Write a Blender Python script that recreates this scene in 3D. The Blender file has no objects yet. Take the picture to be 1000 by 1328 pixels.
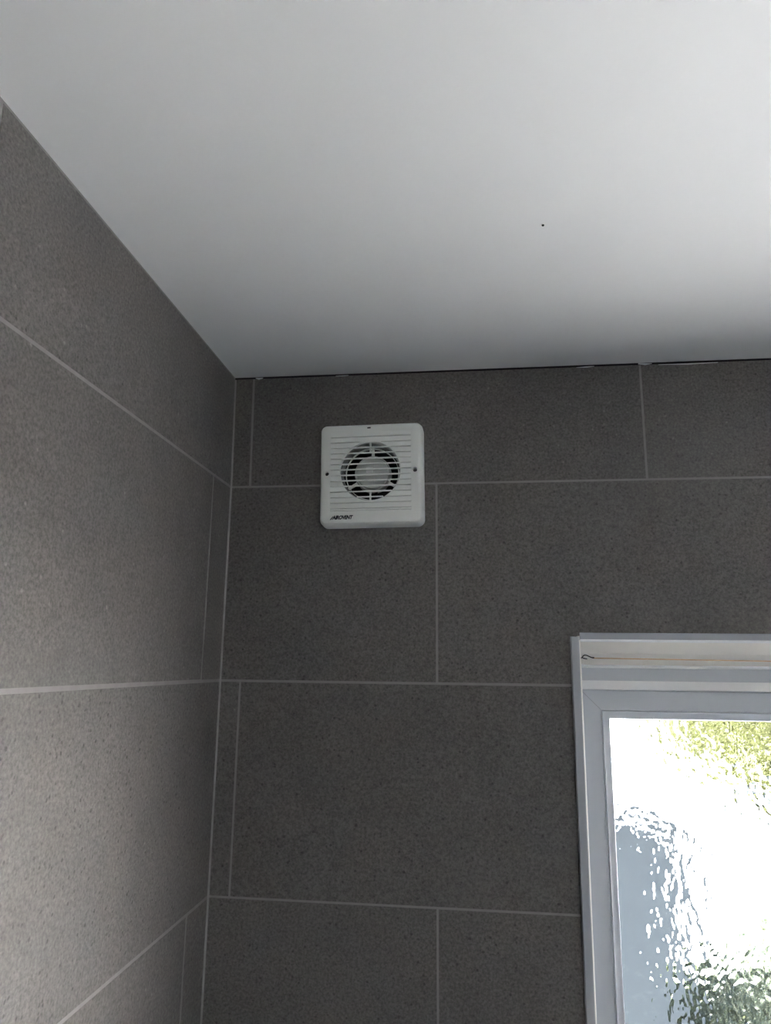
import bpy, bmesh, math, random
from mathutils import Vector, Matrix
random.seed(7)
S = bpy.context.scene
COL = S.collection
PI = math.pi

# ------------------------------------------------------------------ camera
YAW, PITCH, ROLL, FPX = 0.1233, 0.2080, 0.0115, 943.36
CAM = Vector((0.3834, -1.0881, -0.4604))
cy, sy, cp, sp = math.cos(YAW), math.sin(YAW), math.cos(PITCH), math.sin(PITCH)
fwd = Vector((-sy * cp, cy * cp, sp)); right = Vector((cy, sy, 0)); up = right.cross(fwd)
r2 = right * math.cos(ROLL) + up * math.sin(ROLL)
u2 = -right * math.sin(ROLL) + up * math.cos(ROLL)
cd = bpy.data.cameras.new('camera'); cam = bpy.data.objects.new('camera', cd); COL.objects.link(cam)
cd.sensor_fit = 'VERTICAL'; cd.sensor_height = 24.0; cd.lens = FPX / 1328 * 24.0
cd.clip_start = 0.01; cd.clip_end = 300
m = Matrix((r2, u2, -fwd)).transposed().to_4x4(); m.translation = CAM
cam.matrix_world = m
S.camera = cam

# ------------------------------------------------------------------ world, sun, exposure
S.view_settings.view_transform = 'Standard'; S.view_settings.look = 'None'
S.view_settings.gamma = 1; S.view_settings.use_curve_mapping = False
S.view_settings.exposure = 4.45
W = bpy.data.worlds.new('world'); S.world = W; W.use_nodes = True
wn = W.node_tree; bg = wn.nodes['Background']
sky = wn.nodes.new('ShaderNodeTexSky'); sky.sky_type = 'NISHITA'
sky.sun_disc = False; sky.sun_elevation = math.radians(48); sky.sun_rotation = math.radians(200)
wn.links.new(sky.outputs[0], bg.inputs[0]); bg.inputs[1].default_value = 0.08
sl = bpy.data.lights.new('sun', 'SUN'); sl.energy = 8.5; sl.angle = 0.01; sl.color = (.98, .98, .96)
so = bpy.data.objects.new('sun', sl); COL.objects.link(so)
so.rotation_euler = Vector((0.95, 0.03, -0.80)).to_track_quat('-Z', 'Y').to_euler()
so.location = (0, -3, 8)
S.cycles.use_denoising = True
S.cycles.caustics_refractive = True; S.cycles.caustics_reflective = True
S.cycles.max_bounces = 14; S.cycles.diffuse_bounces = 7; S.cycles.glossy_bounces = 5
S.cycles.transmission_bounces = 10; S.cycles.transparent_max_bounces = 12
S.cycles.blur_glossy = 0.3; S.cycles.sample_clamp_indirect = 12


# ------------------------------------------------------------------ helpers
def tag(o, label=None, cat=None, group=None, kind=None):
    for k, v in (('label', label), ('category', cat), ('group', group), ('kind', kind)):
        if v: o[k] = v
    return o

def empty(name, loc, rot=(0, 0, 0)):
    o = bpy.data.objects.new(name, None); COL.objects.link(o)
    o.location = loc; o.rotation_euler = rot; o.empty_display_size = .02
    return o

def obj(name, bm, mat, parent=None, smooth=False, recalc=True):
    if recalc: bmesh.ops.recalc_face_normals(bm, faces=bm.faces)
    me = bpy.data.meshes.new(name); bm.to_mesh(me); bm.free()
    for mm in (mat if isinstance(mat, (list, tuple)) else [mat]): me.materials.append(mm)
    if smooth:
        for p in me.polygons: p.use_smooth = True
        me.set_sharp_from_angle(angle=math.radians(35))
    o = bpy.data.objects.new(name, me); COL.objects.link(o)
    if parent: o.parent = parent
    return o

def box(bm, x0, x1, y0, y1, z0, z1, mi=0):
    v = [bm.verts.new((x, y, z)) for x in (x0, x1) for y in (y0, y1) for z in (z0, z1)]
    fs = []
    for q in ((0, 1, 3, 2), (4, 6, 7, 5), (0, 4, 5, 1), (2, 3, 7, 6), (0, 2, 6, 4), (1, 5, 7, 3)):
        f = bm.faces.new([v[i] for i in q]); f.material_index = mi; fs.append(f)
    return fs

def prism(bm, prof, a, b, axis='x'):
    """prof in the plane across the axis; x: (y,z), z: (x,y), y: (x,z)"""
    def P(t, p):
        return {'x': (t, p[0], p[1]), 'z': (p[0], p[1], t), 'y': (p[0], t, p[1])}[axis]
    A = [bm.verts.new(P(a, p)) for p in prof]; B = [bm.verts.new(P(b, p)) for p in prof]
    n = len(prof)
    for i in range(n):
        bm.faces.new((A[i], A[(i + 1) % n], B[(i + 1) % n], B[i]))
    bm.faces.new(A); bm.faces.new(B[::-1])

def ring(bm, x0, x1, z0, z1, prof):
    """closed profile [(inset, y)] swept with mitres round a rectangle"""
    loops = []
    for d, y in prof:
        loops.append([bm.verts.new(c) for c in ((x0 + d, y, z1 - d), (x1 - d, y, z1 - d), (x1 - d, y, z0 + d), (x0 + d, y, z0 + d))])
    n = len(prof)
    for i in range(n):
        L, M = loops[i], loops[(i + 1) % n]
        for k in range(4):
            bm.faces.new((L[k], L[(k + 1) % 4], M[(k + 1) % 4], M[k]))

def disc(bm, cx, cz, r0, r1, y0, y1, n=64):
    """tube (r0>0) or solid cylinder along y"""
    ang = [2 * PI * i / n for i in range(n)]
    def L(r, y): return [bm.verts.new((cx + r * math.cos(a), y, cz + r * math.sin(a))) for a in ang]
    A, B = L(r1, y0), L(r1, y1)
    for i in range(n): bm.faces.new((A[i], A[(i + 1) % n], B[(i + 1) % n], B[i]))
    if r0 > 0:
        C, D = L(r0, y0), L(r0, y1)
        for i in range(n):
            j = (i + 1) % n
            bm.faces.new((C[i], C[j], D[j], D[i])); bm.faces.new((A[i], A[j], C[j], C[i])); bm.faces.new((B[i], B[j], D[j], D[i]))
    else:
        bm.faces.new(A); bm.faces.new(B[::-1])

def lathe(bm, cx, cz, prof, n=48):
    """prof [(r, y)] turned about the y axis"""
    Ls = []
    for r, y in prof:
        if r < 1e-6: Ls.append([bm.verts.new((cx, y, cz))] * n)
        else: Ls.append([bm.verts.new((cx + r * math.cos(2 * PI * i / n), y, cz + r * math.sin(2 * PI * i / n))) for i in range(n)])
    for A, B in zip(Ls, Ls[1:]):
        for i in range(n):
            q = []
            for v in (A[i], A[(i + 1) % n], B[(i + 1) % n], B[i]):
                if v not in q: q.append(v)
            if len(q) > 2: bm.faces.new(q)

def tube(bm, pts, r, n=8):
    pts = [Vector(p) for p in pts]; prev = None
    for i, p in enumerate(pts):
        t = (pts[min(i + 1, len(pts) - 1)] - pts[max(i - 1, 0)]).normalized()
        a = t.cross(Vector((0, .3, 1))).normalized(); b = t.cross(a)
        rr = r[i] if isinstance(r, (list, tuple)) else r
        L = [bm.verts.new(p + (a * math.cos(2 * PI * k / n) + b * math.sin(2 * PI * k / n)) * rr) for k in range(n)]
        if prev:
            for k in range(n): bm.faces.new((prev[k], prev[(k + 1) % n], L[(k + 1) % n], L[k]))
        else: bm.faces.new(L[::-1])
        prev = L
    bm.faces.new(prev)

def roundrect(x0, x1, z0, z1, r, n=8):
    P = []
    for cx, cz, a0 in ((x1 - r, z1 - r, 0), (x0 + r, z1 - r, 90), (x0 + r, z0 + r, 180), (x1 - r, z0 + r, 270)):
        for i in range(n + 1):
            a = math.radians(a0 + 90 * i / n); P.append((cx + r * math.cos(a), cz + r * math.sin(a)))
    return P

def loft(bm, rings):
    Ls = [[bm.verts.new(c) for c in R] for R in rings]
    for A, B in zip(Ls, Ls[1:]):
        n = len(A)
        for i in range(n): bm.faces.new((A[i], A[(i + 1) % n], B[(i + 1) % n], B[i]))
    bm.faces.new(Ls[0]); bm.faces.new(Ls[-1][::-1])

# ------------------------------------------------------------------ materials
def mat(name, col, rough=.5, spec=.5, bump=None, var=None, metal=0):
    m = bpy.data.materials.new(name); m.use_nodes = True
    nt = m.node_tree; b = nt.nodes['Principled BSDF']
    b.inputs['Base Color'].default_value = (*col, 1); b.inputs['Roughness'].default_value = rough
    b.inputs['Specular IOR Level'].default_value = spec; b.inputs['Metallic'].default_value = metal
    geo = nt.nodes.new('ShaderNodeTexCoord')
    nz = nt.nodes.new('ShaderNodeTexNoise'); nz.inputs['Scale'].default_value = (var or (8, .04))[0]
    nz.inputs['Detail'].default_value = 6
    nt.links.new(geo.outputs['Object'], nz.inputs['Vector'])
    mr = nt.nodes.new('ShaderNodeMapRange'); a = (var or (8, .04))[1]
    mr.inputs['To Min'].default_value = 1 - a; mr.inputs['To Max'].default_value = 1 + a
    nt.links.new(nz.outputs['Fac'], mr.inputs['Value'])
    mx = nt.nodes.new('ShaderNodeVectorMath'); mx.operation = 'SCALE'; mx.inputs[0].default_value = col
    nt.links.new(mr.outputs[0], mx.inputs['Scale']); nt.links.new(mx.outputs[0], b.inputs['Base Color'])
    if bump:
        n2 = nt.nodes.new('ShaderNodeTexNoise'); n2.inputs['Scale'].default_value = bump[0]; n2.inputs['Detail'].default_value = 5
        nt.links.new(geo.outputs['Object'], n2.inputs['Vector'])
        bp = nt.nodes.new('ShaderNodeBump'); bp.inputs['Strength'].default_value = bump[1]; bp.inputs['Distance'].default_value = bump[2]
        nt.links.new(n2.outputs['Fac'], bp.inputs['Height']); nt.links.new(bp.outputs[0], b.inputs['Normal'])
    return m

def tile_mat():
    m = bpy.data.materials.new('stone_effect_tile'); m.use_nodes = True
    nt = m.node_tree; L = nt.links.new; N = nt.nodes.new
    b = nt.nodes['Principled BSDF']; b.inputs['Roughness'].default_value = .55; b.inputs['Specular IOR Level'].default_value = .4
    tc = N('ShaderNodeTexCoord'); at = N('ShaderNodeAttribute'); at.attribute_name = 'tint'
    # shift the pattern per tile
    off = N('ShaderNodeVectorMath'); off.operation = 'MULTIPLY_ADD'; off.inputs[1].default_value = (9, 7, 11)
    L(at.outputs['Color'], off.inputs[0]); L(tc.outputs['Object'], off.inputs[2])
    V = off.outputs[0]
    def noise(s, d=2, r=.6):
        n = N('ShaderNodeTexNoise'); n.inputs['Scale'].default_value = s; n.inputs['Detail'].default_value = d
        n.inputs['Roughness'].default_value = r; L(V, n.inputs['Vector']); return n.outputs['Fac']
    def mr(f, a, b_, c, d):
        n = N('ShaderNodeMapRange'); L(f, n.inputs['Value'])
        for k, v in zip(('From Min', 'From Max', 'To Min', 'To Max'), (a, b_, c, d)): n.inputs[k].default_value = v
        return n.outputs[0]
    def mul(a, b_):
        n = N('ShaderNodeMath'); n.operation = 'MULTIPLY'; L(a, n.inputs[0]); L(b_, n.inputs[1]); return n.outputs[0]
    grain = mr(noise(280, 3, .75), .3, .7, .58, 1.42)
    mott = mr(noise(22, 4), .3, .7, .93, 1.07)
    cloud = mr(noise(4, 3), .3, .7, .95, 1.05)
    vor = N('ShaderNodeTexVoronoi'); vor.inputs['Scale'].default_value = 115; L(V, vor.inputs['Vector'])
    dn = N('ShaderNodeMath'); dn.operation = 'ADD'; L(vor.outputs['Distance'], dn.inputs[0]); L(mr(noise(160, 2), 0, 1, -.12, .12), dn.inputs[1])
    sel = N('ShaderNodeSeparateColor'); L(vor.outputs['Color'], sel.inputs[0])
    pitmask = mr(sel.outputs[0], .58, .66, 0, 1)            # only some cells hold a pit
    pit = mr(dn.outputs[0], .12, .26, 1, 0)
    pm = mul(pitmask, pit); dark = mr(pm, 0, 1, 1, .56)
    lightmask = mr(sel.outputs[1], .93, .95, 0, 1); lp = mr(mul(lightmask, pit), 0, 1, 1, 1.5)
    f = mul(mul(mul(grain, mott), mul(cloud, dark)), lp)
    tint = N('ShaderNodeSeparateColor'); L(at.outputs['Color'], tint.inputs[0])
    f = mul(f, mr(tint.outputs[0], 0, 1, .96, 1.04))
    # warm / neutral drift
    cm = N('ShaderNodeMix'); cm.data_type = 'RGBA'; L(mr(noise(9, 3), .35, .65, 0, 1), cm.inputs[0])
    cm.inputs[6].default_value = (.152, .140, .129, 1); cm.inputs[7].default_value = (.144, .138, .130, 1)
    sc = N('ShaderNodeVectorMath'); sc.operation = 'SCALE'; L(cm.outputs[2], sc.inputs[0]); L(f, sc.inputs['Scale'])
    L(sc.outputs[0], b.inputs['Base Color'])
    h = N('ShaderNodeMath'); h.operation = 'SUBTRACT'; L(noise(260, 3, .7), h.inputs[0]); L(pm, h.inputs[1])
    bp = N('ShaderNodeBump'); bp.inputs['Strength'].default_value = .5; bp.inputs['Distance'].default_value = .0006
    L(h.outputs[0], bp.inputs['Height']); L(bp.outputs[0], b.inputs['Normal'])
    return m

def glass_mat():
    m = bpy.data.materials.new('hammered_obscure_glass'); m.use_nodes = True
    nt = m.node_tree; L = nt.links.new; N = nt.nodes.new
    nt.nodes.remove(nt.nodes['Principled BSDF']); out = nt.nodes['Material Output']
    g = N('ShaderNodeBsdfGlass'); g.inputs['IOR'].default_value = 1.45; g.inputs['Roughness'].default_value = 0.015
    g.inputs['Color'].default_value = (.985, .975, .985, 1)
    tc = N('ShaderNodeTexCoord')
    mp = N('ShaderNodeMapping'); mp.inputs['Scale'].default_value = (1.15, 1, .85); L(tc.outputs['Object'], mp.inputs[0])
    wob = N('ShaderNodeTexNoise'); wob.inputs['Scale'].default_value = 45; wob.inputs['Detail'].default_value = 1
    L(mp.outputs[0], wob.inputs['Vector'])
    ad = N('ShaderNodeVectorMath'); ad.operation = 'MULTIPLY_ADD'; ad.inputs[1].default_value = (.02, .02, .02)
    L(wob.outputs['Color'], ad.inputs[0]); L(mp.outputs[0], ad.inputs[2])
    v = N('ShaderNodeTexVoronoi'); v.feature = 'SMOOTH_F1'; v.inputs['Scale'].default_value = 75; v.inputs['Smoothness'].default_value = .6
    L(ad.outputs[0], v.inputs['Vector'])
    n2 = N('ShaderNodeTexNoise'); n2.inputs['Scale'].default_value = 90; n2.inputs['Detail'].default_value = 1; L(mp.outputs[0], n2.inputs['Vector'])
    s = N('ShaderNodeMath'); s.operation = 'MULTIPLY_ADD'; s.inputs[1].default_value = .9; L(n2.outputs['Fac'], s.inputs[0]); L(v.outputs['Distance'], s.inputs[2])
    bp = N('ShaderNodeBump'); bp.inputs['Strength'].default_value = GB; bp.inputs['Distance'].default_value = .004
    L(s.outputs[0], bp.inputs['Height']); L(bp.outputs[0], g.inputs['Normal'])
    L(g.outputs[0], out.inputs['Surface'])
    return m
GB = .25

def leaf_mat(name, c1, c2):
    m = bpy.data.materials.new(name); m.use_nodes = True
    nt = m.node_tree; L = nt.links.new; N = nt.nodes.new; b = nt.nodes['Principled BSDF']
    ge = N('ShaderNodeNewGeometry'); cr = N('ShaderNodeMix'); cr.data_type = 'RGBA'
    L(ge.outputs['Random Per Island'], cr.inputs[0]); cr.inputs[6].default_value = (*c1, 1); cr.inputs[7].default_value = (*c2, 1)
    L(cr.outputs[2], b.inputs['Base Color']); b.inputs['Roughness'].default_value = .5
    tr = N('ShaderNodeBsdfTranslucent'); L(cr.outputs[2], tr.inputs['Color'])
    mx = N('ShaderNodeMixShader'); mx.inputs[0].default_value = .35
    L(b.outputs[0], mx.inputs[1]); L(tr.outputs[0], mx.inputs[2]); L(mx.outputs[0], nt.nodes['Material Output'].inputs[0])
    return m

M_TILE = tile_mat()
M_GROUT = mat('grout', (.30, .29, .275), .85, .2, bump=(400, .4, .0005), var=(60, .2))
M_DARK = mat('dark_gap', (.02, .02, .022), .9, .1)
M_CEIL = mat('ceiling_emulsion', (.74, .75, .745), .6, .3, bump=(90, .35, .0006), var=(3, .012))
M_WALLP = mat('painted_plaster', (.72, .72, .70), .7, .3)
M_WALLG = mat('grey_painted_plaster', (.42, .415, .40), .7, .3)
M_FLOOR = mat('floor_tile', (.74, .70, .64), .4, .4, var=(5, .06))
M_CAULK = mat('paint_smear', (.7, .72, .72), .5, .4)
M_FAN = mat('fan_plastic', (.88, .90, .86), .42, .45, bump=(700, .06, .0003), var=(20, .01))
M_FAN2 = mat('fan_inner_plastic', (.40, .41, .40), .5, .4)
M_POD = mat('pod_plastic', (.62, .63, .61), .45, .4)
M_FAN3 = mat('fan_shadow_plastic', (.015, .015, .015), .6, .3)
M_LABEL = mat('rating_label', (.85, .85, .85), .5, .3)
M_INK = mat('navy_ink', (.008, .010, .02), .5, .3)
M_STEEL = mat('dark_screw', (.09, .09, .09), .4, .5, metal=.8)
M_PVC = mat('white_pvc', (.66, .69, .735), .35, .5)
M_PVC_LIT = mat('white_pvc_lit', (.95, .96, .97), .35, .5)  # lighter copy of the frame pvc, light on rounded and upward faces put in
M_TRIM = mat('grey_white_trim', (.46, .48, .52), .35, .5)
M_CREAM = mat('cream_lit_lining', (.94, .91, .84), .5, .4)  # cream lining; the warm light it catches is put into the colour
M_WIRE = mat('yellowed_curtain_wire', (.72, .50, .30), .35, .5)
M_HOOK = mat('dark_hook', (.03, .028, .026), .4, .5, metal=.6)
M_GASK = mat('gasket', (.05, .05, .055), .6, .3)
M_GLASS = glass_mat()

# ------------------------------------------------------------------ setting: tiled walls
JG = .0033          # joint width
TW = .6093
ROWS = [0, -.185, -.485, -.785, -1.085, -1.385, -1.685, -1.985, -2.285]
FLOOR = -2.285
WX0, WX1, WZ0, WZ1 = .5240, 1.92, -1.72, -.4155      # window opening
def warp(x, z):
    w = max(0.0, (z + .20) / .20) * max(0.0, 1 - abs(x) / .35)
    return x - .0030 * w

def sub_rect(a, b, c, d, h):
    """rectangle a..b, c..d minus the hole h -> pieces"""
    hx0, hx1, hz0, hz1 = h
    if b <= hx0 or a >= hx1 or d <= hz0 or c >= hz1: return [(a, b, c, d)]
    out = []
    if a < hx0: out.append((a, hx0, c, d)); a = hx0
    if b > hx1: out.append((hx1, b, c, d)); b = hx1
    if d > hz1: out.append((a, b, hz1, d)); d = hz1
    if c < hz0: out.append((a, b, c, hz0)); c = hz0
    return out

def tiles(bm, seams_by_row, lo, hi, place, hole=None, depth=.006, JG=JG):
    cl = bm.loops.layers.color.new('tint')
    for r in range(len(ROWS) - 1):
        z1, z0 = ROWS[r], ROWS[r + 1]
        z1t = z1 - (.0031 if r == 0 else JG / 2)
        s = [lo] + [v for v in seams_by_row(r) if lo + .004 < v < hi - .004] + [hi]
        for a, b in zip(s, s[1:]):
            j = lambda: random.uniform(-.0004, .0004)
            aa, bb, cc, dd = a + JG / 2 + j(), b - JG / 2 + j(), z0 + JG / 2 + j(), z1t + (j() if r else 0)
            if a == lo: aa = a + .0018
            tint = (random.random(), random.random(), random.random(), 1)
            lift = random.uniform(-.0001, .0001)
            for q in (sub_rect(aa, bb, cc, dd, hole) if hole else [(aa, bb, cc, dd)]):
                # cut columns so the warp near the corner stays smooth
                n = max(1, int((q[1] - q[0]) / .12)); m_ = max(1, int((q[3] - q[2]) / .1))
                for i in range(n):
                    for k in range(m_):
                        x0 = q[0] + (q[1] - q[0]) * i / n; x1 = q[0] + (q[1] - q[0]) * (i + 1) / n
                        w0 = q[2] + (q[3] - q[2]) * k / m_; w1 = q[2] + (q[3] - q[2]) * (k + 1) / m_
                        vs = [bm.verts.new(place(u, dp, w)) for u in (x0, x1) for dp in (-lift, depth) for w in (w0, w1)]
                        for qd, keep in (((0, 1, 5, 4), 1), ((0, 2, 3, 1), i == 0), ((4, 5, 7, 6), i == n - 1),
                                         ((0, 4, 6, 2), k == 0), ((1, 3, 7, 5), k == m_ - 1)):
                            if keep:
                                f = bm.faces.new([vs[t] for t in qd]); f.material_index = 0
                                for l in f.loops: l[cl] = tint

def struct(name, bm, mats, parent=None, **k):
    o = obj(name, bm, mats, parent, **k)
    if not parent: o['kind'] = 'structure'
    return o

# wall_back: tile faces at y = 0, the room is at y < 0
XR, YF = 2.15, -2.35
bm = bmesh.new()
tiles(bm, lambda r: ([.0315 + k * TW for k in range(4)] if r % 2 == 0 else [.327 + k * TW for k in range(4)]),
      0, XR, lambda u, d, z: (warp(u, z), d, z), hole=(WX0, WX1, WZ0, WZ1))
for a, b, c, d in sub_rect(-.08, XR + .1, FLOOR - .1, .1, (WX0, WX1, WZ0, WZ1)):
    box(bm, a, b, .0003, .14, c, d, 1)
box(bm, -.01, XR, -.0001, .0012, -.0031, .02, 2)            # dark open joint under the ceiling
bmesh.ops.recalc_face_normals(bm, faces=[f for f in bm.faces if f.material_index])
wall_back = struct('wall_back', bm, [M_TILE, M_GROUT, M_DARK], recalc=False)

bm = bmesh.new()
tiles(bm, lambda r: sorted([-.608 - k * TW for k in range(4)] if r % 2 == 0 else [-.078 - k * TW for k in range(4)]),
      YF, 0, lambda u, d, z: (warp(-d, z), u, z), JG=.0048)
box(bm, -.14, -.0040, YF - .1, 0.0, FLOOR - .1, .1, 1)
for a, b in zip(range(len(ROWS) - 1), range(1, len(ROWS))):  # grout bed just below the tile faces
    v = [bm.verts.new((warp(-.0003, z), y, z)) for y, z in ((YF, ROWS[a]), (0.001, ROWS[a]), (0.001, ROWS[b]), (YF, ROWS[b]))]
    f = bm.faces.new(v[::-1]); f.material_index = 1
# grout fillet running down the corner
pts = [(0, .0), (.0, -.0024), (.0022, 0)]
for a, b in ((-.004, -.185), (-.185, -.785), (-.785, FLOOR)):
    A = [bm.verts.new((warp(0, a) + p[0], p[1], a)) for p in pts]; B = [bm.verts.new((warp(0, b) + p[0], p[1], b)) for p in pts]
    f = bm.faces.new((A[1], B[1], B[2], A[2])); f.material_index = 1
bmesh.ops.recalc_face_normals(bm, faces=[f for f in bm.faces if f.material_index and len(f.verts) == 4 and abs(f.calc_center_median().x) > .02])
wall_left = struct('wall_left', bm, [M_TILE, M_GROUT], recalc=False)

bm = bmesh.new(); box(bm, XR, XR + .1, YF - .1, .001, FLOOR - .1, .1); struct('wall_right', bm, M_WALLP)
bm = bmesh.new(); box(bm, -.1, XR, YF - .1, YF, FLOOR - .1, .1); struct('wall_front', bm, M_WALLG)
bm = bmesh.new(); box(bm, -.14, XR + .1, YF - .1, .14, FLOOR - .1, FLOOR); struct('floor', bm, M_FLOOR)

# ceiling with a hairline dark edge at the left and small paint smears at the back
bm = bmesh.new()
NX, NY = 40, 48
g = [[bm.verts.new((-.006 + (XR + .006) * i / NX, YF + (-YF + .001) * k / NY,
      .0006 * math.sin(i * .9) * math.sin(k * .7) * (0 < i < NX and 0 < k < NY))) for k in range(NY + 1)] for i in range(NX + 1)]
for i in range(NX):
    for k in range(NY): bm.faces.new((g[i][k], g[i][k + 1], g[i + 1][k + 1], g[i + 1][k]))
ceiling = struct('ceiling', bm, M_CEIL, recalc=False, smooth=True)
bm = bmesh.new(); box(bm, -.14, XR + .1, YF - .1, .14, .004, .12); obj('ceiling_board', bm, M_CEIL, ceiling)
def smear(pts, r):
    bm = bmesh.new(); tube(bm, pts, r, 6); obj('paint_smear', bm, M_CAULK, ceiling, smooth=True)
smear([(.032, -.0012, -.002), (.037, -.0014, -.0035), (.044, -.0012, -.0022)], [.0006, .0016, .0007])
smear([(.165, -.0010, -.0032), (.176, -.0012, -.0036), (.186, -.001, -.0030)], [.0003, .0008, .0003])
smear([(.545, -.0008, -.0040), (.562, -.0012, -.0038), (.572, -.0008, -.0030)], [.0003, .0009, .0003])
smear([(.638, -.0012, -.0015), (.648, -.0014, -.0028), (.658, -.0010, -.0020)], [.0009, .0014, .0005])
smear([(.668, -.0008, -.0042), (.71, -.0012, -.0050), (.755, -.001, -.0042)], [.0003, .0010, .0004])
bm = bmesh.new(); bmesh.ops.create_icosphere(bm, subdivisions=2, radius=.0016, matrix=Matrix.Translation((.4608, -.379, .0004)))
obj('paint_speck', bm, M_FAN3, ceiling)

# ------------------------------------------------------------------ window_1
win = empty('window_1', (0, 0, 0)); win['kind'] = 'structure'
# left edge trim: flat grey face, rounded inner arris
def arc(cx, cy_, r, a0, a1, n=6): return [(cx + r * math.cos(math.radians(a0 + (a1 - a0) * i / n)), cy_ + r * math.sin(math.radians(a0 + (a1 - a0) * i / n))) for i in range(n + 1)]
bm = bmesh.new()
prism(bm, [(.5185, .0005), (.5190, -.0060), (.5200, -.0072)] + arc(.5285, -.0040, .0032, -90, 0) + [(.5317, .012), (.5317, .10), (.5245, .10), (.5245, .0005)], WZ0, -.4168, 'z')
obj('edge_trim', bm, M_TRIM, win, smooth=True)
bm = bmesh.new()   # rounded nosing along the inner edge, caught light put into its cream
prism(bm, arc(.5300, -.0042, .0024, -110, 70, 8) + [(.5305, .020), (.5290, .020), (.5290, -.0042)], WZ0, -.4215, 'z')
obj('trim_nosing', bm, M_CREAM, win, smooth=True)
# top edge trim
bm = bmesh.new()
prism(bm, [(.0005, -.4110), (-.0068, -.4112), (-.0080, -.4122), (-.0080, -.4205), (.0005, -.4205)], .5322, WX1 + .012, 'x')
obj('edge_trim', bm, M_TRIM, win, smooth=True)
bm = bmesh.new()
prism(bm, arc(-.0062, -.4220, .0022, 100, 260, 8) + [(.0005, -.4245), (.0005, -.4200)], .5322, WX1 + .012, 'x')
obj('trim_nosing', bm, M_PVC_LIT, win, smooth=True)  # bright edge line put in as the lighter pvc
# sloping cream lining of the head, warm bounce light put into its colour
bm = bmesh.new()
prism(bm, [(-.0058, -.4236), (.0060, -.4400), (.0270, -.4560), (.06, -.4560), (.06, -.4155), (.0, -.4155), (.0, -.4236)], .5300, WX1, 'x')
obj('head_lining', bm, M_CREAM, win, smooth=False)
bm = bmesh.new()
prism(bm, arc(.0262, -.4580, .0024, 90, 270, 8) + [(.06, -.4604), (.06, -.4556)], .5300, WX1, 'x')
obj('lining_bead', bm, M_PVC_LIT, win, smooth=True)  # edge highlight put into the colour with the lighter pvc
# outer frame head, with its bevelled upstand
bm = bmesh.new()
prism(bm, [(.0290, -.4600), (.0290, -.4785), (.07, -.4785), (.07, -.4600)], .5300, WX1, 'x')
obj('frame_head', bm, M_PVC, win)
bm = bmesh.new()
prism(bm, [(.0292, -.4782), (.0280, -.4784), (.0135, -.4893), (.0128, -.4900), (.0130, -.4906), (.0292, -.4912)], .5300, WX1, 'x')
obj('sash_weather_bar', bm, M_PVC_LIT, win, smooth=False)  # upward bevel lighter than the frame, its light put into the colour
bm = bmesh.new()   # jambs and sill behind the sash
box(bm, .5245, .5360, .035, .075, WZ0, -.46); box(bm, WX1 - .02, WX1, .03, .075, WZ0, -.46); box(bm, .5245, WX1, -.06, .10, WZ0 - .02, WZ0 + .02)
obj('frame_jamb', bm, M_PVC, win)
# casement sash: mitred ring; glazing bead: second mitred ring
SX0, SX1, SZ0, SZ1 = .5320, WX1 - .012, WZ0 + .022, -.4908
bm = bmesh.new()
ring(bm, SX0, SX1, SZ0, SZ1, [(.0, .018), (.0014, .0162), (.0272, .0160), (.0284, .0168), (.0284, .045), (.0, .045)])
obj('sash', bm, M_PVC, win)
bm = bmesh.new()
for s in (1,):
    a = Vector((SX0 + .001, .0159, SZ1 - .001)); b = Vector((SX0 + .0275, .0159, SZ1 - .0275)); n = Vector((.0003, 0, .0003))
    bm.faces.new([bm.verts.new(p) for p in (a - n, a + n, b + n, b - n)])
r_ = bmesh.ops.extrude_face_region(bm, geom=bm.faces[:]); bmesh.ops.translate(bm, verts=[v for v in r_['geom'] if isinstance(v, bmesh.types.BMVert)], vec=(0, .0004, 0))
obj('mitre_line', bm, M_TRIM, win)
bm = bmesh.new()
ring(bm, SX0 + .0284, SX1 - .0284, SZ0 + .0284, SZ1 - .0284,
     [(.0, .0156), (.0008, .0140), (.0018, .0136), (.0030, .0150), (.0095, .0168), (.0112, .0182), (.0118, .0210), (.0118, .0330), (.0, .0330)])
obj('glazing_bead', bm, M_PVC, win, smooth=True)
bm = bmesh.new()
ring(bm, SX0 + .0396, SX1 - .0396, SZ0 + .0396, SZ1 - .0396, [(.0, .0325), (.0014, .0325), (.0014, .0345), (.0, .0345)])
obj('gasket', bm, M_GASK, win)
bm = bmesh.new(); box(bm, SX0 + .034, SX1 - .034, .0340, .0380, SZ0 + .034, SZ1 - .034)
obj('glass_pane', bm, M_GLASS, win)

# curtain wire stretched under the head, hooked at the left end
wire = empty('curtain_wire', (.536, -.012, -.452))
tag(wire, 'thin yellowed curtain wire stretched across the top of the window', 'curtain wire')
def rel(p): return (p[0] - .536, p[1] + .012, p[2] + .452)
bm = bmesh.new()
wy = -.0085
tube(bm, [rel((.549 + (1.90 - .549) * i / 24, wy, -.4468 - .0062 * math.sin(PI * (i / 24) * .55) - .0)) for i in range(25)], .00085, 8)
obj('wire', bm, M_WIRE, wire, smooth=True)
bm = bmesh.new()
tube(bm, [rel(p) for p in ((.5322, -.004, -.4468), (.5335, wy, -.4460), (.5348, wy, -.4440), (.5370, wy, -.4427), (.5400, wy, -.4430), (.5430, wy, -.4445), (.5465, wy, -.4460), (.5500, wy, -.4464))],
     [.0007, .0007, .0008, .0008, .0008, .0008, .0008, .0012], 8)
obj('hook', bm, M_HOOK, wire, smooth=True)
bm = bmesh.new()
tube(bm, [rel(p) for p in ((.5335, -.007, -.4462), (.5362, wy, -.4474), (.5402, wy, -.4480))], [.0006, .0008, .0007], 8)
obj('screw_eye', bm, M_HOOK, wire, smooth=True)

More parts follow.
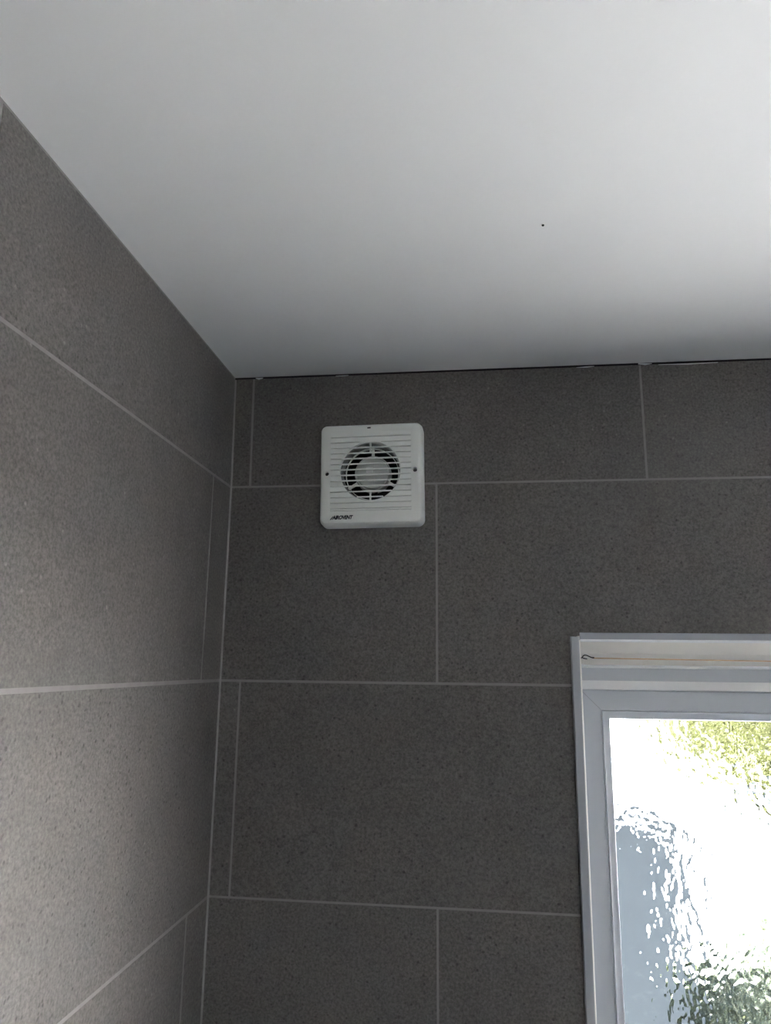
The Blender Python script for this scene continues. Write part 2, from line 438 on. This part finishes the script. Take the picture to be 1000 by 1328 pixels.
# ------------------------------------------------------------------ extractor fan
fan = empty('extractor_fan', (.2295, 0, -.1752), (0, math.radians(-.75), 0))
tag(fan, 'square white bathroom extractor fan mounted on the dark tiled wall', 'fan')
HW, FY = .0795, -.034
def apply_bool(o, cutters):
    for c in cutters:
        md = o.modifiers.new('b', 'BOOLEAN'); md.operation = 'DIFFERENCE'; md.solver = 'EXACT'; md.object = c
    bpy.context.view_layer.update()
    me = bpy.data.meshes.new_from_object(o.evaluated_get(bpy.context.evaluated_depsgraph_get()))
    o.modifiers.clear(); o.data = me
    for c in cutters: bpy.data.objects.remove(c)
def cutter(fn):
    bm = bmesh.new(); fn(bm); return obj('cut', bm, M_FAN, None)
R0 = .0462; CX, CZ = -.0012, .0035      # grille opening
bm = bmesh.new()
def rr(s, y, r): return [(x, y, z) for x, z in roundrect(-HW + s, HW - s, -HW + s, HW - s, r, 8)]
loft(bm, [rr(.0030, -.0008, .008), rr(.0030, -.0040, .008)])
bp_ = obj('backplate', bm, M_FAN, fan, smooth=True)
bm = bmesh.new()
loft(bm, [rr(.0, -.0042, .0105), rr(.0004, -.022, .0100), rr(.0018, -.0300, .0092), rr(.0036, -.0330, .0078), rr(.0058, FY, .0060)])
cover = obj('cover', bm, M_FAN, None, smooth=True)
GX0, GX1, GZ0, GZ1 = -.0622, .0612, -.0585, .0655
cuts = [cutter(lambda b: disc(b, CX, CZ, 0, R0, -.06, -.0030, 96)),
        cutter(lambda b: box(b, GX0, GX1, FY - .01, FY + .0052, GZ0, GZ1)),
        cutter(lambda b: disc(b, -.0678, .0010, 0, .0036, -.06, -.026, 24)),
        cutter(lambda b: disc(b, .0672, .0030, 0, .0036, -.06, -.026, 24)),
        cutter(lambda b: box(b, -.0055, -.0002, -.06, -.030, .0705, .0727))]
apply_bool(cover, cuts); cover.parent = fan
for p in cover.data.polygons: p.use_smooth = True
cover.data.set_sharp_from_angle(angle=math.radians(30))
# grille plate: stepped louvres, opening cut, bars across it
PT = (GZ1 - GZ0) / 14.4
bm = bmesh.new()
prof = [(FY + .0050, GZ1)]
for i in range(15):
    zt = GZ1 - i * PT; zb = max(zt - PT, GZ0)
    if zb - GZ0 < .001 and zt - zb < .002: break
    prof += [(FY + .0006 if i else FY + .0001, zt), (FY - .0005, zb + .0011), (FY + .0030, zb + .0010), (FY + .0030, zb + .00005)]
prof += [(FY + .0050, GZ0)]
prism(bm, prof, GX0, GX1, 'x')
grille = obj('grille', bm, M_FAN, None)
apply_bool(grille, [cutter(lambda b: disc(b, CX, CZ, 0, R0, -.06, -.0030, 96))])
grille.parent = fan
for i in range(1, 14):
    zt = GZ1 - i * PT - .0003
    d = zt - .0008 - CZ
    if abs(d) > R0 - .001: continue
    h = math.sqrt(R0 * R0 - d * d) + .0015
    bm = bmesh.new()
    prism(bm, [(FY - .0004, zt + .0011), (FY + .0001, zt + .0022), (FY + .0050, zt + .0024), (FY + .0050, zt + .0010), (FY + .0002, zt + .0000), (FY - .0004, zt + .0003)], CX - h, CX + h, 'x')
    obj('grille_bar', bm, M_FAN, fan)
# upright rib behind the bars
bm = bmesh.new()
box(bm, CX - .0012, CX + .0012, FY + .0040, FY + .0075, CZ - R0, CZ - .0300); obj('grille_rib', bm, M_FAN, fan)
bm = bmesh.new(); box(bm, CX - .0012, CX + .0012, FY + .0040, FY + .0075, CZ + .0300, CZ + R0)
obj('grille_rib', bm, M_FAN, fan)
# air duct behind: ring, motor pod on spider, impeller, rating label
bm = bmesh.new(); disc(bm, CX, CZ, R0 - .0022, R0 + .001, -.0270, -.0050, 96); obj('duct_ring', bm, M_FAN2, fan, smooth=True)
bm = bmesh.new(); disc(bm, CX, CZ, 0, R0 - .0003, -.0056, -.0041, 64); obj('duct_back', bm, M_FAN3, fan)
bm = bmesh.new(); disc(bm, CX + .0015, CZ - .002, .0402, .0412, -.0200, -.0140, 96); obj('inner_ring', bm, M_FAN, fan, smooth=True)
bm = bmesh.new()
PX, PZ = CX + .0025, CZ - .0015
lathe(bm, PX, PZ, [(.0280, -.004), (.0280, -.0200), (.0272, -.0212), (.0256, -.0212), (.0250, -.0202), (.0246, -.0228), (.0236, -.0244), (.0, -.0250)])
pod = obj('motor_pod', bm, M_POD, fan, smooth=True)
bm = bmesh.new(); box(bm, PX - .0042, PX + .0036, -.0262, -.0249, PZ - .0165, PZ + .0165); obj('pod_ridge', bm, M_POD, fan)
bm = bmesh.new(); box(bm, PX - .0095, PX + .0015, -.0268, -.0262, PZ + .0005, PZ + .0085); obj('rating_label', bm, M_LABEL, fan)
for a in (90, 210, 330):
    bm = bmesh.new(); ca, sa = math.cos(math.radians(a)), math.sin(math.radians(a))
    vs = []
    for rr_, w, y0 in ((.026, .0022, -.0185), (.0445, .0018, -.0185)):
        for s in (-1, 1):
            for y in (y0, y0 + .005):
                vs.append(bm.verts.new((PX + ca * rr_ - sa * w * s, y, PZ + sa * rr_ + ca * w * s)))
    for q in ((0, 1, 3, 2), (4, 6, 7, 5), (0, 4, 5, 1), (2, 3, 7, 6), (0, 2, 6, 4), (1, 5, 7, 3)): bm.faces.new([vs[i] for i in q])
    obj('motor_strut', bm, M_FAN, fan)
for k in range(6):
    bm = bmesh.new(); a0 = math.radians(60 * k + 12)
    rows = []
    for t in range(5):
        rr_ = .0275 + .0095 * t / 4
        rows.append([bm.verts.new((PX + rr_ * math.cos(a0 + .55 * u - .1 * t / 4), -.0050 - .0070 * u, PZ + rr_ * math.sin(a0 + .55 * u - .1 * t / 4))) for u in (0, .33, .66, 1)])
    for A, B in zip(rows, rows[1:]):
        for i in range(3): bm.faces.new((A[i], A[i + 1], B[i + 1], B[i]))
    g_ = bmesh.ops.extrude_face_region(bm, geom=bm.faces[:]); bmesh.ops.translate(bm, verts=[v for v in g_['geom'] if isinstance(v, bmesh.types.BMVert)], vec=(0, .0009, 0))
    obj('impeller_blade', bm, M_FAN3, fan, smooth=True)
# screws and the indicator slot
for sx, sz in ((-.0678, .0010), (.0672, .0030)):
    bm = bmesh.new(); lathe(bm, sx, sz, [(.0030, -.0262), (.0029, -.0285), (.0014, -.0300), (0, -.0302)], 20)
    scw = obj('screw', bm, M_STEEL, fan, smooth=True)
bm = bmesh.new(); box(bm, -.0056, -.0001, FY + .0006, -.0305, .0703, .0728); obj('indicator_window', bm, M_INK, fan)
# lettering
fc = bpy.data.curves.new('lettering', 'FONT'); fc.body = 'AIROVENT'; fc.size = .0078; fc.shear = .30; fc.offset = .00042
fc.extrude = .0001; fc.space_character = .93
ft = bpy.data.objects.new('lettering_text', fc); COL.objects.link(ft); bpy.context.view_layer.update()
me = bpy.data.meshes.new_from_object(ft.evaluated_get(bpy.context.evaluated_depsgraph_get())); bpy.data.objects.remove(ft)
xs = [v.co.x for v in me.vertices]; k = .0320 / (max(xs) - min(xs))
for v in me.vertices:
    x, y, z = v.co
    v.co = (-.0585 + (x - min(xs)) * k, FY - .00012 - z, -.0705 + y * 1.0)
me.materials.clear(); me.materials.append(M_INK); me.name = 'brand_lettering'
lo_ = bpy.data.objects.new('brand_lettering', me); COL.objects.link(lo_); lo_.parent = fan
bm = bmesh.new(); prism(bm, [(-.0620, -.0712), (-.0600, -.0712), (-.0560, -.0662), (-.0572, -.0658)], FY - .0002, FY + .0002, 'y')
obj('brand_swoosh', bm, M_INK, fan)

# ------------------------------------------------------------------ outside, seen through the obscure glass, plus unseen bounce surfaces
G0 = -2.45
M_PAVE = mat('pale_paving', (.82, .82, .80), .8, .3, var=(2, .06))
M_PATIO = mat('grey_patio', (.33, .33, .32), .8, .2, var=(4, .08))
M_LAWN = mat('lawn_soil', (.035, .045, .015), .9, .2, var=(6, .3))
M_HOUSE = mat('white_render', (.86, .86, .84), .8, .3)
M_BOUNCE = mat('bounce_wall_buff', (.50, .485, .46), .8, .2)
M_SLATE = mat('blue_grey_board', (.036, .043, .046), .95, .05, var=(12, .10))
M_ROOF = mat('shed_felt', (.30, .32, .34), .8, .2)
M_BARK = mat('bark', (.12, .09, .06), .9, .2)
M_LEAFY = leaf_mat('yellow_green_leaf', (.045, .056, .014), (.11, .115, .042))
M_LEAFG = leaf_mat('green_leaf', (.022, .045, .032), (.095, .105, .050))
bm = bmesh.new(); box(bm, -12, 25, .14, 60, G0 - .1, G0); struct('ground', bm, M_PAVE)
bm = bmesh.new(); box(bm, 1.2, 6.5, 2.9, 4.5, G0, G0 + .03); struct('planting_bed', bm, M_LAWN)
bm = bmesh.new(); box(bm, -12, 5.2, 1.1, 2.9, G0, G0 + .02); box(bm, -12, 1.7, .14, 1.1, G0, G0 + .02); struct('unseen_patio', bm, M_PATIO)  # unseen paving, laid out to even the light bounced onto the ceiling
bm = bmesh.new(); box(bm, 5.2, 5.5, 1.0, 9.6, G0, .9); struct('bounce_wall', bm, M_BOUNCE)  # unseen wall added to bounce sunlight onto the left wall and ceiling

def clump(bm, c, r, n, s):
    for _ in range(n):
        d = Vector([random.gauss(0, 1) for _ in range(3)]).normalized()
        p = Vector(c) + Vector((d.x * r[0], d.y * r[1], d.z * r[2])) * random.uniform(.55, 1.0)
        a = Vector([random.gauss(0, 1) for _ in range(3)]).normalized(); b = a.orthogonal().normalized()
        l = s * random.uniform(.7, 1.3)
        bm.faces.new([bm.verts.new(p + q) for q in (-a * l, b * l * .45, a * l, -b * l * .45)])

def plant(name, label, cat, loc, clumps, leaf, trunk=None, group=None):
    t = empty(name, loc); tag(t, label, cat, group)
    bm = bmesh.new()
    for c, r, n, s in clumps: clump(bm, c, r, n, s)
    obj('foliage', bm, leaf, t, recalc=False)
    bm = bmesh.new()
    h, r = trunk
    tube(bm, [(0, 0, 0), (.02, 0, h * .5), (-.02, .02, h)], [r, r * .8, r * .5], 8)
    obj('trunk' if cat == 'tree' else 'stem', bm, M_BARK, t)
    return t
plant('tree', 'bright yellow-green tree blurred through the upper right of the glass', 'tree', (5.35, 11.4, G0),
      [((0, 0, 1.60), (2.1, 1.4, 1.6), 9000, .09), ((1.5, .4, 1.9), (1.5, 1.2, 1.7), 5000, .10), ((-1.2, .3, 2.0), (1.9, 1.2, 1.5), 2600, .10), ((.3, -.6, 1.0), (1.6, .8, .9), 4000, .09)], M_LEAFY, (1.8, .12))
plant('shrub', 'dark green rounded shrub blurred through the lower right of the glass', 'shrub', (2.22, 3.80, G0),
      [((0, 0, .20), (.33, .30, .27), 3000, .035)], M_LEAFG, (.25, .02))
plant('shrub', 'low olive shrub next to the blue-grey shed, seen low through the glass', 'shrub', (1.70, 3.40, G0),
      [((0, 0, .18), (.26, .26, .24), 2600, .035)], M_LEAFG, (.22, .02))
plant('shrub', 'taller green shrub at the right edge of the photo, low behind the glass', 'shrub', (2.95, 4.20, G0),
      [((0, 0, .24), (.36, .30, .30), 3000, .035)], M_LEAFG, (.3, .02))
# shed
shed = empty('garden_shed', (.62, 3.0, G0)); tag(shed, 'blue-grey shed blurred through the lower left of the glass', 'shed')
bm = bmesh.new(); box(bm, -.9, .76, 0, .5, 0, 1.22); obj('body', bm, M_SLATE, shed)
bm = bmesh.new(); prism(bm, [(-.04, 1.22), (-.04, 1.25), (.55, 1.28), (.55, 1.22)], -.95, .80, 'x'); obj('roof', bm, M_ROOF, shed)
# far white house
hs = empty('house', (1.5, 17, G0)); tag(hs, 'sunlit white rendered house glowing through the upper left of the glass', 'house')
bm = bmesh.new(); box(bm, -4, 4.0, 0, 6, 0, 4.2); obj('wall', bm, M_HOUSE, hs)
bm = bmesh.new(); prism(bm, [(-.3, 4.2), (3, 6.0), (6.3, 4.2)], -4.2, 4.2, 'x'); obj('roof', bm, M_ROOF, hs)
